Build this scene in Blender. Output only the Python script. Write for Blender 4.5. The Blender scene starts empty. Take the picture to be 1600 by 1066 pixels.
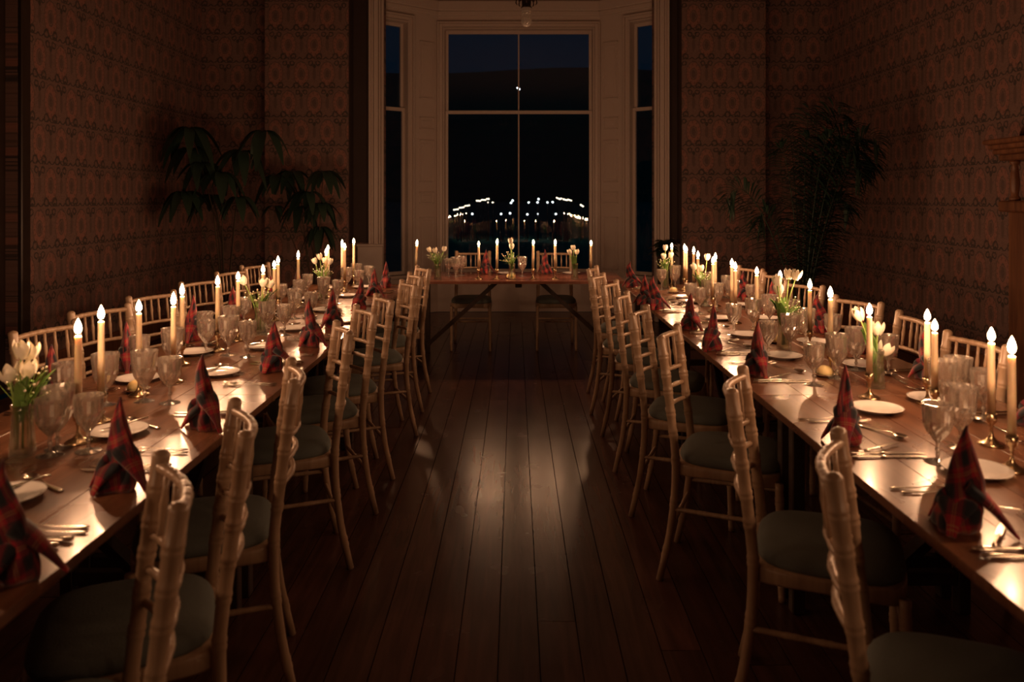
import bpy, math, random
from mathutils import Vector, Matrix
random.seed(7)
PI = math.pi
S = bpy.context.scene
COL = S.collection
# ------------------------------------------------------------------ camera, world, exposure
F, CX, HV, HC = 1244.0, 805.0, 310.0, 1.456      # focal in px, principal column, horizon row, lens height
cd = bpy.data.cameras.new('camera'); cam = bpy.data.objects.new('camera', cd); COL.objects.link(cam)
cam.location = (0, 0, HC); cam.rotation_euler = (PI/2, 0, 0)
cd.sensor_width = 36; cd.lens = F/1600*36
cd.shift_x = -(CX-800)/1600; cd.shift_y = -(533-HV)/1600
cd.clip_start = .05; cd.clip_end = 6000
cd.dof.use_dof = True; cd.dof.focus_distance = 4.6; cd.dof.aperture_fstop = 3.2
S.camera = cam
W = bpy.data.worlds.new('night'); S.world = W; W.use_nodes = True
W.node_tree.nodes['Background'].inputs[0].default_value = (.04, .36, .80, 1)
W.node_tree.nodes['Background'].inputs[1].default_value = .011
CANDLE_W = 0.70
HAZE = 0.0
S.view_settings.view_transform = 'Standard'; S.view_settings.look = 'None'
S.view_settings.gamma = 1; S.view_settings.use_curve_mapping = False
S.view_settings.exposure = 0.0
try:
    c = S.cycles
    c.use_denoising = True; c.max_bounces = 10; c.transparent_max_bounces = 24; c.transmission_bounces = 8
    c.diffuse_bounces = 4; c.glossy_bounces = 4; c.volume_bounces = 0
    c.sample_clamp_indirect = 8; c.caustics_reflective = False; c.caustics_refractive = False
    c.use_light_tree = True
except Exception: pass

# ------------------------------------------------------------------ helpers
TZ = .75
def X_at(px, Y): return (px-CX)*Y/F
def Z_at(v, Y): return HC-(v-HV)*Y/F
def on_table(px, v):
    Y = F*(HC-TZ)/(v-HV); return X_at(px, Y), Y

class MB:
    def __init__(s): s.v = []; s.f = []; s.uv = {}
    def box(s, x0, y0, z0, x1, y1, z1, uv=None):
        b = len(s.v)
        s.v += [(x0,y0,z0),(x1,y0,z0),(x1,y1,z0),(x0,y1,z0),(x0,y0,z1),(x1,y0,z1),(x1,y1,z1),(x0,y1,z1)]
        s.f += [tuple(b+i for i in q) for q in ((0,3,2,1),(4,5,6,7),(0,1,5,4),(1,2,6,5),(2,3,7,6),(3,0,4,7))]
        return s
    def bbox(s, x0, y0, z0, x1, y1, z1, b=.004):
        "box with bevelled edges"
        n = len(s.v)
        for z, e in ((z0, b), (z0+b, 0), (z1-b, 0), (z1, b)):
            X0, X1, Y0, Y1 = x0+e, x1-e, y0+e, y1-e
            k = b
            s.v += [(X0+k,Y0,z),(X1-k,Y0,z),(X1,Y0+k,z),(X1,Y1-k,z),(X1-k,Y1,z),(X0+k,Y1,z),(X0,Y1-k,z),(X0,Y0+k,z)]
        for r in range(3):
            for i in range(8):
                a = n+r*8+i; c_ = n+r*8+(i+1) % 8
                s.f.append((a, c_, c_+8, a+8))
        s.f.append(tuple(n+7-i for i in range(8))); s.f.append(tuple(n+24+i for i in range(8)))
        return s
    def obox(s, p, ax, ay, az, hx, hy, hz):
        "oriented box, centre p, unit axes, half sizes"
        p = Vector(p); ax, ay, az = Vector(ax)*hx, Vector(ay)*hy, Vector(az)*hz
        b = len(s.v)
        for dz in (-1, 1):
            for dx, dy in ((-1,-1),(1,-1),(1,1),(-1,1)):
                s.v.append(tuple(p+ax*dx+ay*dy+az*dz))
        s.f += [tuple(b+i for i in q) for q in ((0,3,2,1),(4,5,6,7),(0,1,5,4),(1,2,6,5),(2,3,7,6),(3,0,4,7))]
        return s
    def lathe(s, prof, seg=16, c=(0,0,0), mod=None, cap=True):
        n = len(s.v)
        for r, z in prof:
            for i in range(seg):
                t = 2*PI*i/seg; q = r*(mod(t, z) if mod else 1)
                s.v.append((c[0]+q*math.cos(t), c[1]+q*math.sin(t), c[2]+z))
        for k in range(len(prof)-1):
            for i in range(seg):
                a = n+k*seg+i; b = n+k*seg+(i+1) % seg
                s.f.append((a, b, b+seg, a+seg))
        if cap:
            s.f.append(tuple(n+seg-1-i for i in range(seg)))
            m = n+(len(prof)-1)*seg; s.f.append(tuple(m+i for i in range(seg)))
        return s
    def tube(s, pts, rad, seg=8, flat=None, cap=True):
        pts = [Vector(p) for p in pts]; n = len(s.v); N = len(pts)
        up = None
        for i, p in enumerate(pts):
            t = (pts[min(i+1, N-1)]-pts[max(i-1, 0)])
            if t.length < 1e-9: t = Vector((0,0,1))
            t.normalize()
            if up is None:
                up = Vector((0,0,1)) if abs(t.z) < .9 else Vector((0,1,0))
            a = t.cross(up)
            if a.length < 1e-6: a = t.cross(Vector((1,0,0)))
            a.normalize(); b = a.cross(t).normalized(); up = b
            r = rad[i] if isinstance(rad, (list, tuple)) else rad
            fl = 1 if flat is None else flat
            for k in range(seg):
                w = 2*PI*k/seg
                s.v.append(tuple(p+a*(r*math.cos(w))+b*(r*fl*math.sin(w))))
        for i in range(N-1):
            for k in range(seg):
                a = n+i*seg+k; b = n+i*seg+(k+1) % seg
                s.f.append((a, b, b+seg, a+seg))
        if cap:
            s.f.append(tuple(n+seg-1-i for i in range(seg)))
            m = n+(N-1)*seg; s.f.append(tuple(m+i for i in range(seg)))
        return s
    def grid(s, fn, nu, nv, thick=0):
        n = len(s.v)
        for j in range(nv+1):
            for i in range(nu+1): s.v.append(tuple(fn(i/nu, j/nv)))
        for j in range(nv):
            for i in range(nu):
                a = n+j*(nu+1)+i
                s.f.append((a, a+1, a+nu+2, a+nu+1))
        return s
    def mesh(s, name, m, smooth=False, solid=0):
        me = bpy.data.meshes.new(name); me.from_pydata(s.v, [], s.f)
        me.materials.append(m)
        if smooth: me.polygons.foreach_set('use_smooth', [True]*len(me.polygons))
        me.update(); return me
    def obj(s, name, m, parent=None, smooth=False, loc=None, rz=None, kind=None):
        o = bpy.data.objects.new(name, s.mesh(name, m, smooth)); COL.objects.link(o)
        if parent: o.parent = parent
        if loc is not None: o.location = loc
        if rz is not None: o.rotation_euler = (0,0,rz)
        if kind: o['kind'] = kind
        return o
def from_mesh(name, me, parent=None, loc=(0,0,0), rot=(0,0,0), sc=(1,1,1)):
    o = bpy.data.objects.new(name, me); COL.objects.link(o); o.parent = parent
    o.location = loc; o.rotation_euler = rot; o.scale = sc; return o
LONG = []
def chk(l):
    if len(l.replace('-', ' ').split()) > 16: LONG.append(l)
def thing(name, label, cat, loc=(0,0,0), rz=0, group=None):
    o = bpy.data.objects.new(name, None); COL.objects.link(o); o.empty_display_size = .05
    o.location = loc; o.rotation_euler = (0,0,rz); o['label'] = label; o['category'] = cat
    if group: o['group'] = group
    return o
def tag(o, label, cat, group=None):
    o['label'] = label; o['category'] = cat
    if group: o['group'] = group
    return o
def copy_tree(o, tree, parent=None):
    c = o.copy(); COL.objects.link(c); c.parent = parent
    for ch, sub in tree: copy_tree(ch, sub, c)
    return c
def tree_of(o):
    return [(c, tree_of(c)) for c in o.children]
class Proto:
    def __init__(s, o):
        bpy.context.view_layer.update()
        s.o = o; s.tree = tree_of(o); s.used = False
    def place(s, loc, rz=0, label=None, group=None, rx=0, ry=0, sc=None):
        if not s.used: r = s.o; s.used = True
        else: r = copy_tree(s.o, s.tree)
        r.location = loc; r.rotation_euler = (rx, ry, rz)
        if sc: r.scale = sc if isinstance(sc, tuple) else (sc,)*3
        if label: r['label'] = label
        if group: r['group'] = group
        elif 'group' in r.keys() and group is None: pass
        return r
ORD = ['nearest the camera','second from the camera','third from the camera','fourth from the camera','fifth from the camera','sixth from the camera','seventh from the camera','eighth from the camera','ninth from the camera','tenth from the camera','eleventh from the camera','twelfth from the camera','thirteenth from the camera','fourteenth from the camera','fifteenth from the camera','sixteenth from the camera','seventeenth from the camera']
NTH = ['first','second','third','fourth','fifth','sixth','seventh','eighth','ninth','tenth','eleventh','twelfth','thirteenth','fourteenth','fifteenth','sixteenth','seventeenth']

NTH2 = ['nearest']+[o+'-nearest' for o in NTH[1:]]

# ------------------------------------------------------------------ materials
def mat(name):
    m = bpy.data.materials.new(name); m.use_nodes = True
    return m, m.node_tree, m.node_tree.nodes['Principled BSDF']
def N(nt, t, **k):
    n = nt.nodes.new(t)
    for a, b in k.items(): setattr(n, a, b)
    return n
def math_(nt, op, a, b=None, c=None, clamp=False):
    n = nt.nodes.new('ShaderNodeMath'); n.operation = op; n.use_clamp = clamp
    for i, x in enumerate((a, b, c)):
        if x is None: continue
        if isinstance(x, (int, float)): n.inputs[i].default_value = x
        else: nt.links.new(x, n.inputs[i])
    return n.outputs[0]
def mix(nt, f, a, b, mode='MIX'):
    n = nt.nodes.new('ShaderNodeMix'); n.data_type = 'RGBA'; n.blend_type = mode
    for i, x in ((0, f), (6, a), (7, b)):
        if isinstance(x, (int, float)): n.inputs[i].default_value = x
        elif isinstance(x, tuple): n.inputs[i].default_value = (*x, 1)
        else: nt.links.new(x, n.inputs[i])
    return n.outputs[2]
def simple(name, col, rough=.5, metal=0, noise=0, nscale=20, bump=0, coat=0, spec=None, sss=0):
    m, nt, p = mat(name)
    p.inputs['Base Color'].default_value = (*col, 1); p.inputs['Roughness'].default_value = rough
    p.inputs['Metallic'].default_value = metal; p.inputs['Coat Weight'].default_value = coat
    if spec is not None: p.inputs['Specular IOR Level'].default_value = spec
    if sss:
        p.inputs['Subsurface Weight'].default_value = sss; p.inputs['Subsurface Radius'].default_value = (.02,.012,.006)
        p.inputs['Subsurface Scale'].default_value = 1
    if noise or bump:
        tc = N(nt, 'ShaderNodeTexCoord'); nz = N(nt, 'ShaderNodeTexNoise'); nz.inputs['Scale'].default_value = nscale
        nz.inputs['Detail'].default_value = 5
        nt.links.new(tc.outputs['Object'], nz.inputs['Vector'])
        if noise:
            d = tuple(x*(1-noise) for x in col); l = tuple(min(1, x*(1+noise)) for x in col)
            nt.links.new(mix(nt, nz.outputs['Fac'], d, l), p.inputs['Base Color'])
        if bump:
            bp = N(nt, 'ShaderNodeBump'); bp.inputs['Strength'].default_value = bump; bp.inputs['Distance'].default_value = .002
            nt.links.new(nz.outputs['Fac'], bp.inputs['Height']); nt.links.new(bp.outputs[0], p.inputs['Normal'])
    return m
def wood(name, dark, light, rough, axis=1, scale=6, coat=0, bump=.1, stretch=14, var=.35, rvar=.12):
    m, nt, p = mat(name)
    tc = N(nt, 'ShaderNodeTexCoord'); mp = N(nt, 'ShaderNodeMapping'); oi = N(nt, 'ShaderNodeObjectInfo')
    sc = [stretch]*3; sc[axis] = 1
    mp.inputs['Scale'].default_value = sc
    nt.links.new(tc.outputs['Object'], mp.inputs['Vector'])
    off = N(nt, 'ShaderNodeCombineXYZ')
    for i in range(3): nt.links.new(math_(nt, 'MULTIPLY', oi.outputs['Random'], 37.0+i*11), off.inputs[i])
    nt.links.new(off.outputs[0], mp.inputs['Location'])
    n1 = N(nt, 'ShaderNodeTexNoise'); n1.inputs['Scale'].default_value = scale/3; n1.inputs['Detail'].default_value = 8; n1.inputs['Distortion'].default_value = .6
    nt.links.new(mp.outputs[0], n1.inputs['Vector'])
    ramp = N(nt, 'ShaderNodeValToRGB'); ramp.color_ramp.elements[0].position = .32; ramp.color_ramp.elements[1].position = .7
    ramp.color_ramp.elements[0].color = (*dark, 1); ramp.color_ramp.elements[1].color = (*light, 1)
    nt.links.new(n1.outputs['Fac'], ramp.inputs[0])
    v = math_(nt, 'ADD', math_(nt, 'MULTIPLY', oi.outputs['Random'], var), 1-var/2)
    cc = N(nt, 'ShaderNodeCombineColor')
    for i in range(3): nt.links.new(v, cc.inputs[i])
    nt.links.new(mix(nt, 1.0, ramp.outputs[0], cc.outputs[0], 'MULTIPLY'), p.inputs['Base Color'])
    n2 = N(nt, 'ShaderNodeTexNoise'); n2.inputs['Scale'].default_value = 5; nt.links.new(tc.outputs['Object'], n2.inputs['Vector'])
    nt.links.new(math_(nt, 'ADD', math_(nt, 'MULTIPLY', n2.outputs['Fac'], rvar), rough-rvar/2), p.inputs['Roughness'])
    p.inputs['Coat Weight'].default_value = coat; p.inputs['Coat Roughness'].default_value = rough*.5
    bp = N(nt, 'ShaderNodeBump'); bp.inputs['Strength'].default_value = bump; bp.inputs['Distance'].default_value = .002
    nt.links.new(n1.outputs['Fac'], bp.inputs['Height']); nt.links.new(bp.outputs[0], p.inputs['Normal'])
    return m
M = {}
M['floor'] = wood('floor_boards', (.058,.026,.019), (.105,.047,.033), .26, axis=1, bump=.25, var=.45, rvar=.08)
M['floor'].node_tree.nodes['Principled BSDF'].inputs['Specular IOR Level'].default_value = .30
M['gap'] = simple('floor_gap', (.012,.008,.006), .9)
M['table'] = wood('table_top_wood', (.17,.07,.035), (.34,.155,.075), .25, axis=1, bump=.05, var=.22, coat=.3)
M['table_x'] = wood('head_table_wood', (.12,.045,.028), (.215,.078,.048), .27, axis=0, bump=.05, var=.15, coat=.2)
M['leg'] = simple('dark_trestle_wood', (.05,.03,.02), .55, noise=.3)
M['chair'] = wood('limewashed_wood', (.38,.26,.165), (.52,.365,.245), .34, axis=2, bump=.04, var=.10, scale=9, coat=.25)
M['cushion'] = simple('grey_green_cushion', (.185,.22,.21), .95, noise=.12, nscale=220, bump=.4)
M['wax'] = simple('ivory_wax', (.86,.70,.46), .45, sss=.35)
M['wick'] = simple('wick', (.03,.02,.02), .9)
M['brass'] = simple('brass', (.58,.44,.27), .24, metal=1)
M['silver'] = simple('silver', (.74,.66,.56), .19, metal=1)
M['china'] = simple('white_china', (.82,.80,.76), .12, coat=.3)
M['butter'] = simple('butter', (.85,.68,.33), .4, sss=.3)
M['petal'] = simple('cream_petal', (.86,.80,.62), .5, noise=.06, nscale=60, sss=.25)
M['stem'] = simple('tulip_stem', (.22,.34,.08), .45)
M['tleaf'] = simple('tulip_leaf', (.13,.25,.06), .4, noise=.2, nscale=40)
M['leaf'] = simple('house_plant_leaf', (.018,.042,.026), .5, noise=.3, nscale=8)
M['bark'] = simple('plant_stem', (.06,.045,.03), .8)
M['pot'] = simple('plant_pot', (.05,.035,.03), .5)
M['cream'] = simple('cream_paint', (.62,.53,.48), .42, noise=.05, nscale=3)
M['ceiling'] = simple('ceiling_paint', (.30,.24,.19), .8, noise=.05, nscale=2)
M['dwood'] = simple('dark_varnished_wood', (.035,.022,.016), .35, noise=.3, nscale=12)
M['carved'] = wood('carved_mahogany', (.12,.05,.028), (.26,.115,.055), .4, axis=2, bump=.1)
M['inlay'] = simple('inlay_dark', (.03,.018,.014), .4)
M['return_shade'] = simple('painted_return_shade', (.045,.028,.024), .8, noise=.2, nscale=4)  # dark colour standing in for the shade on the unlit breast return
M['iron'] = simple('dark_bronze', (.05,.035,.03), .4, metal=.8)
M['land'] = simple('night_land', (.04,.28,.20), .95)
M['post'] = simple('lamp_post_paint', (.02,.02,.02), .6)
def emit(name, col, st, transp=False):
    m = bpy.data.materials.new(name); m.use_nodes = True; nt = m.node_tree; nt.nodes.clear()
    e = N(nt, 'ShaderNodeEmission'); e.inputs[0].default_value = (*col, 1); e.inputs[1].default_value = st
    o = N(nt, 'ShaderNodeOutputMaterial')
    if transp:
        t = N(nt, 'ShaderNodeBsdfTransparent'); a = N(nt, 'ShaderNodeAddShader')
        nt.links.new(e.outputs[0], a.inputs[0]); nt.links.new(t.outputs[0], a.inputs[1]); nt.links.new(a.outputs[0], o.inputs[0])
    else: nt.links.new(e.outputs[0], o.inputs[0])
    try: m.cycles.emission_sampling = 'NONE'
    except Exception: pass
    return m
M['flame'] = emit('candle_flame', (1,.72,.40), 14, True)
M['lamp'] = emit('street_lamp_light', (1,.86,.62), 4)
M['lampw'] = emit('street_lamp_white', (.85,.95,1), 5)
def glass_mat(name, tr, tint=(1,1,1), rough=.02, ior=1.5, bump=0):
    m = bpy.data.materials.new(name); m.use_nodes = True; nt = m.node_tree; nt.nodes.clear()
    g = N(nt, 'ShaderNodeBsdfGlass'); g.inputs['Color'].default_value = (*tint, 1); g.inputs['Roughness'].default_value = rough; g.inputs['IOR'].default_value = ior
    t = N(nt, 'ShaderNodeBsdfTransparent'); t.inputs[0].default_value = (*tint, 1)
    gl = N(nt, 'ShaderNodeBsdfGlossy'); gl.inputs['Roughness'].default_value = .13; gl.inputs['Color'].default_value = (1,.97,.93,1)
    x1 = N(nt, 'ShaderNodeMixShader'); x1.inputs[0].default_value = tr
    x2 = N(nt, 'ShaderNodeMixShader'); x2.inputs[0].default_value = .42 if bump else .03
    df = N(nt, 'ShaderNodeBsdfDiffuse'); df.inputs[0].default_value = (.9,.86,.8,1); x3 = N(nt, 'ShaderNodeMixShader'); x3.inputs[0].default_value = .15 if bump else .05
    nt.links.new(gl.outputs[0], x3.inputs[1]); nt.links.new(df.outputs[0], x3.inputs[2])
    o = N(nt, 'ShaderNodeOutputMaterial')
    nt.links.new(g.outputs[0], x1.inputs[1]); nt.links.new(t.outputs[0], x1.inputs[2])
    nt.links.new(x1.outputs[0], x2.inputs[1]); nt.links.new(x3.outputs[0], x2.inputs[2]); nt.links.new(x2.outputs[0], o.inputs[0])
    return m
M['crystal'] = glass_mat('cut_crystal', .35, (.98,.96,.93), .03, 1.52, bump=1)
M['ball'] = glass_mat('cut_glass_ball', .2, (.98,.93,.88), .1, 1.5, bump=1)
for n_ in M['ball'].node_tree.nodes:
    if n_.type == 'MIX_SHADER' and abs(n_.inputs[0].default_value-.42) < .01: n_.inputs[0].default_value = .6
    elif n_.type == 'MIX_SHADER' and abs(n_.inputs[0].default_value-.15) < .01: n_.inputs[0].default_value = .6
M['vase'] = glass_mat('clear_vase_glass', .6, (.97,.98,.95))
M['pane'] = glass_mat('window_glass', 0.0, (1,1,1), 0.0, 1.45)
def pane_mat():
    m = bpy.data.materials.new('window_pane'); m.use_nodes = True; nt = m.node_tree; nt.nodes.clear()
    t = N(nt, 'ShaderNodeBsdfTransparent'); g = N(nt, 'ShaderNodeBsdfGlossy'); g.inputs['Roughness'].default_value = .0
    fr = N(nt, 'ShaderNodeFresnel'); fr.inputs[0].default_value = 1.5
    x = N(nt, 'ShaderNodeMixShader'); o = N(nt, 'ShaderNodeOutputMaterial')
    nt.links.new(fr.outputs[0], x.inputs[0]); nt.links.new(t.outputs[0], x.inputs[1]); nt.links.new(g.outputs[0], x.inputs[2]); nt.links.new(x.outputs[0], o.inputs[0])
    return m
M['pane'] = pane_mat()
def tartan():
    m, nt, p = mat('red_tartan'); p.inputs['Roughness'].default_value = .9
    p.inputs['Sheen Weight'].default_value = .3
    tc = N(nt, 'ShaderNodeTexCoord'); sep = N(nt, 'ShaderNodeSeparateXYZ'); nt.links.new(tc.outputs['UV'], sep.inputs[0])
    def bands(c, per):
        f = math_(nt, 'FRACT', math_(nt, 'DIVIDE', c, per))
        d = math_(nt, 'ABSOLUTE', math_(nt, 'SUBTRACT', f, .5))
        dark = math_(nt, 'LESS_THAN', d, .21)
        thin = math_(nt, 'LESS_THAN', math_(nt, 'ABSOLUTE', math_(nt, 'SUBTRACT', d, .24)), .022)
        yel = math_(nt, 'LESS_THAN', math_(nt, 'ABSOLUTE', math_(nt, 'SUBTRACT', d, .46)), .014)
        return dark, thin, yel
    d1, t1, y1 = bands(sep.outputs[0], .062); d2, t2, y2 = bands(sep.outputs[1], .062)
    dk = math_(nt, 'MULTIPLY', math_(nt, 'ADD', math_(nt, 'ADD', d1, d2), math_(nt, 'ADD', t1, t2)), .62, clamp=True)
    yy = math_(nt, 'MULTIPLY', math_(nt, 'ADD', y1, y2), .45, clamp=True)
    c1 = mix(nt, dk, (.30,.005,.022), (.005,.008,.014)); c2 = mix(nt, yy, c1, (.35,.26,.10))
    nt.links.new(c2, p.inputs['Base Color'])
    return m
M['tartan'] = tartan()
def wallpaper():
    m, nt, p = mat('damask_wallpaper'); p.inputs['Roughness'].default_value = .75
    tc = N(nt, 'ShaderNodeTexCoord'); sep = N(nt, 'ShaderNodeSeparateXYZ'); nt.links.new(tc.outputs['UV'], sep.inputs[0])
    nz = N(nt, 'ShaderNodeTexNoise'); nz.inputs['Scale'].default_value = 34; nz.inputs['Detail'].default_value = 3; nt.links.new(tc.outputs['UV'], nz.inputs['Vector'])
    nf = nz.outputs['Fac']; n2 = N(nt, 'ShaderNodeTexNoise'); n2.inputs['Scale'].default_value = 90; n2.inputs['Detail'].default_value = 2; nt.links.new(tc.outputs['UV'], n2.inputs['Vector'])
    u = math_(nt, 'DIVIDE', sep.outputs[0], .30); v = math_(nt, 'DIVIDE', sep.outputs[1], .335)
    row = math_(nt, 'FLOOR', v); par = math_(nt, 'MULTIPLY', math_(nt, 'MODULO', row, 2.0), .5)
    fx = math_(nt, 'SUBTRACT', math_(nt, 'FRACT', math_(nt, 'ADD', u, par)), .5)
    fy = math_(nt, 'SUBTRACT', math_(nt, 'FRACT', v), .5)
    afx = math_(nt, 'ABSOLUTE', fx)
    wob = math_(nt, 'MULTIPLY', math_(nt, 'SUBTRACT', nf, .5), .10)
    def dist(cx, cy, sx, sy, ax=fx):
        a = math_(nt, 'MULTIPLY', math_(nt, 'SUBTRACT', ax, cx), sx); b = math_(nt, 'MULTIPLY', math_(nt, 'SUBTRACT', fy, cy), sy)
        return math_(nt, 'ADD', math_(nt, 'SQRT', math_(nt, 'ADD', math_(nt, 'MULTIPLY', a, a), math_(nt, 'MULTIPLY', b, b))), wob)
    d = dist(0, 0, 1.2, .82)
    def band(x, c, w): return math_(nt, 'LESS_THAN', math_(nt, 'ABSOLUTE', math_(nt, 'SUBTRACT', x, c)), w)
    ring = band(d, .245, .075)
    core = math_(nt, 'LESS_THAN', dist(0, 0, 1.5, .9), .12)
    line1 = band(d, .345, .016); line2 = band(d, .155, .010)
    # petals on the ring
    ang = math_(nt, 'ARCTAN2', fy, fx)
    pet = math_(nt, 'GREATER_THAN', math_(nt, 'SINE', math_(nt, 'MULTIPLY', ang, 12.0)), .55)
    petl = math_(nt, 'MULTIPLY', pet, band(d, .275, .03))
    # scroll loops along the row joint
    s1 = dist(.19, -.40, 1.0, 1.0, afx); loop = band(s1, .095, .026)
    s2 = dist(.36, .37, .9, 1.0, afx); loop2 = band(s2, .07, .020)
    chain = band(math_(nt, 'ADD', fy, math_(nt, 'MULTIPLY', math_(nt, 'SINE', math_(nt, 'MULTIPLY', fx, 25.13)), .035)), -.47, .024)
    fl = math_(nt, 'LESS_THAN', dist(.5, 0, 2.6, .8, afx), .17)
    fl2 = math_(nt, 'LESS_THAN', dist(.5, .27, 1.6, 1.4, afx), .10)
    speck = math_(nt, 'GREATER_THAN', n2.outputs['Fac'], .60)
    base = mix(nt, nf, (.175,.108,.096), (.275,.170,.148))
    base = mix(nt, math_(nt, 'MULTIPLY', ring, math_(nt, 'ADD', math_(nt, 'MULTIPLY', n2.outputs['Fac'], 1.3), -.15)), base, (.42,.175,.135))
    dark = math_(nt, 'ADD', math_(nt, 'ADD', math_(nt, 'MULTIPLY', math_(nt, 'ADD', line1, line2), .55), math_(nt, 'ADD', loop, loop2)), math_(nt, 'ADD', math_(nt, 'ADD', chain, math_(nt, 'MULTIPLY', petl, .5)), math_(nt, 'ADD', math_(nt, 'MULTIPLY', fl, .45), fl2)), clamp=True)
    dark = math_(nt, 'MAXIMUM', dark, math_(nt, 'MULTIPLY', core, .5))
    dark = math_(nt, 'MULTIPLY', dark, math_(nt, 'ADD', math_(nt, 'MULTIPLY', nf, 1.8), .1), clamp=True)
    dark = math_(nt, 'MAXIMUM', dark, math_(nt, 'MULTIPLY', speck, .5))
    nt.links.new(mix(nt, math_(nt, 'MULTIPLY', dark, .85), base, (.035,.038,.036)), p.inputs['Base Color'])
    return m
M['paper'] = wallpaper()

# ------------------------------------------------------------------ room shell
WX, YM, YB, YR = 3.72, 9.45, 10.23, -3.2      # side walls, window wall, bay back wall, rear wall
ZC = 4.10; BX = .045
def wall_quad(name, a, b, z0, z1, th, mt, parent=None):
    "vertical wall slab from a to b (xy), thickness th to the right of a->b; uv in metres on its faces"
    a = Vector((a[0], a[1], 0)); b = Vector((b[0], b[1], 0)); d = (b-a); L = d.length; d.normalize(); n = Vector((d.y, -d.x, 0))*th
    mb = MB()
    for z in (z0, z1):
        for p in (a, b, b+n, a+n): mb.v.append((p.x, p.y, z))
    mb.f = [(0,1,5,4),(1,2,6,5),(2,3,7,6),(3,0,4,7),(0,3,2,1),(4,5,6,7)]
    o = mb.obj(name, mt, parent, kind='structure' if parent is None else None)
    uv = o.data.uv_layers.new(name='UV')
    for poly in o.data.polygons:
        for li in poly.loop_indices:
            vi = o.data.loops[li].vertex_index; co = Vector(mb.v[vi]); t = (Vector((co.x, co.y, 0))-a)
            uv.data[li].uv = (t.dot(d)+a.x*.37+20, co.z+10)
    return o
# floor boards are parts of the floor
fl = MB().box(-WX, YR, -.06, WX, YM, -.022).obj('floor', M['gap'], kind='structure')
bay_floor = MB(); bay_floor.v = [(-2.0+BX,YM,-.06),(2.0+BX,YM,-.06),(1.04+BX,YB,-.06),(-1.04+BX,YB,-.06),(-2.0+BX,YM,-.004),(2.0+BX,YM,-.004),(1.04+BX,YB,-.004),(-1.04+BX,YB,-.004)]
bay_floor.f = [(0,3,2,1),(4,5,6,7),(0,1,5,4),(1,2,6,5),(2,3,7,6),(3,0,4,7)]
bay_floor.obj('bay_floor', M['floor'], fl)
random.seed(11)
x = -WX; edges = [0.0]
bw = .131
n = int(2*WX/bw)
for i in range(n+1):
    x0 = -WX+i*bw; x1 = min(x0+bw, WX)-.0035
    if x1-x0 < .03: continue
    y = YR
    while y < YM-.05:
        vis = abs((x0+x1)/2) < 1.2
        ln = random.uniform(3.8, 6.5)
        y1 = min(y+ln, YM)
        if YM-y1 < .6: y1 = YM
        dz = random.uniform(-.0014, 0)
        mb = MB().box(x0, y, -.022, x1, y1-.003, dz)
        o = mb.obj('floor_board', M['floor'], fl)
        y = y1
# side walls
wl = wall_quad('wall_left', (-WX, YR), (-WX, 4.35), 0, ZC, -.15, M['paper'])
wall_quad('wall_left_far', (-WX, 5.95), (-WX, YM), 0, ZC, -.15, M['paper'])
wall_quad('wall_left_lintel', (-WX, 4.35), (-WX, 5.95), 3.35, ZC, -.15, M['paper'])
# dark double door in the left wall
dr = MB().box(-WX-.14, 4.35, 0, -WX-.09, 5.95, 3.35).obj('door_1', M['dwood'], kind='structure')
for y0, y1 in ((4.45, 5.1), (5.2, 5.85)):
    for z0, z1 in ((.2,.9),(1.05,2.2),(2.35,3.2)):
        MB().bbox(-WX-.092, y0+.05, z0, -WX-.078, y1-.05, z1, .006).obj('door_panel', M['dwood'], dr)
MB().lathe([(0,0),(.02,.0),(.028,.02),(.02,.04),(0,.045)], 12).obj('door_handle', M['brass'], dr, True, loc=(-WX-.05, 5.13, 1.02)).rotation_euler = (0, -PI/2, 0)
tr = MB()
tr.bbox(-WX, 5.95, 0, -WX+.035, 6.06, 3.45, .008); tr.bbox(-WX, 4.24, 0, -WX+.035, 4.35, 3.45, .008); tr.bbox(-WX, 4.24, 3.35, -WX+.036, 6.06, 3.46, .008)
tr.obj('trim_1', M['dwood'], kind='structure')
wall_quad('wall_right', (WX, YM), (WX, YR), 0, ZC, -.15, M['paper'])
wall_quad('wall_rear', (WX, YR), (-WX, YR), 0, ZC, -.15, M['paper'])
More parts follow.
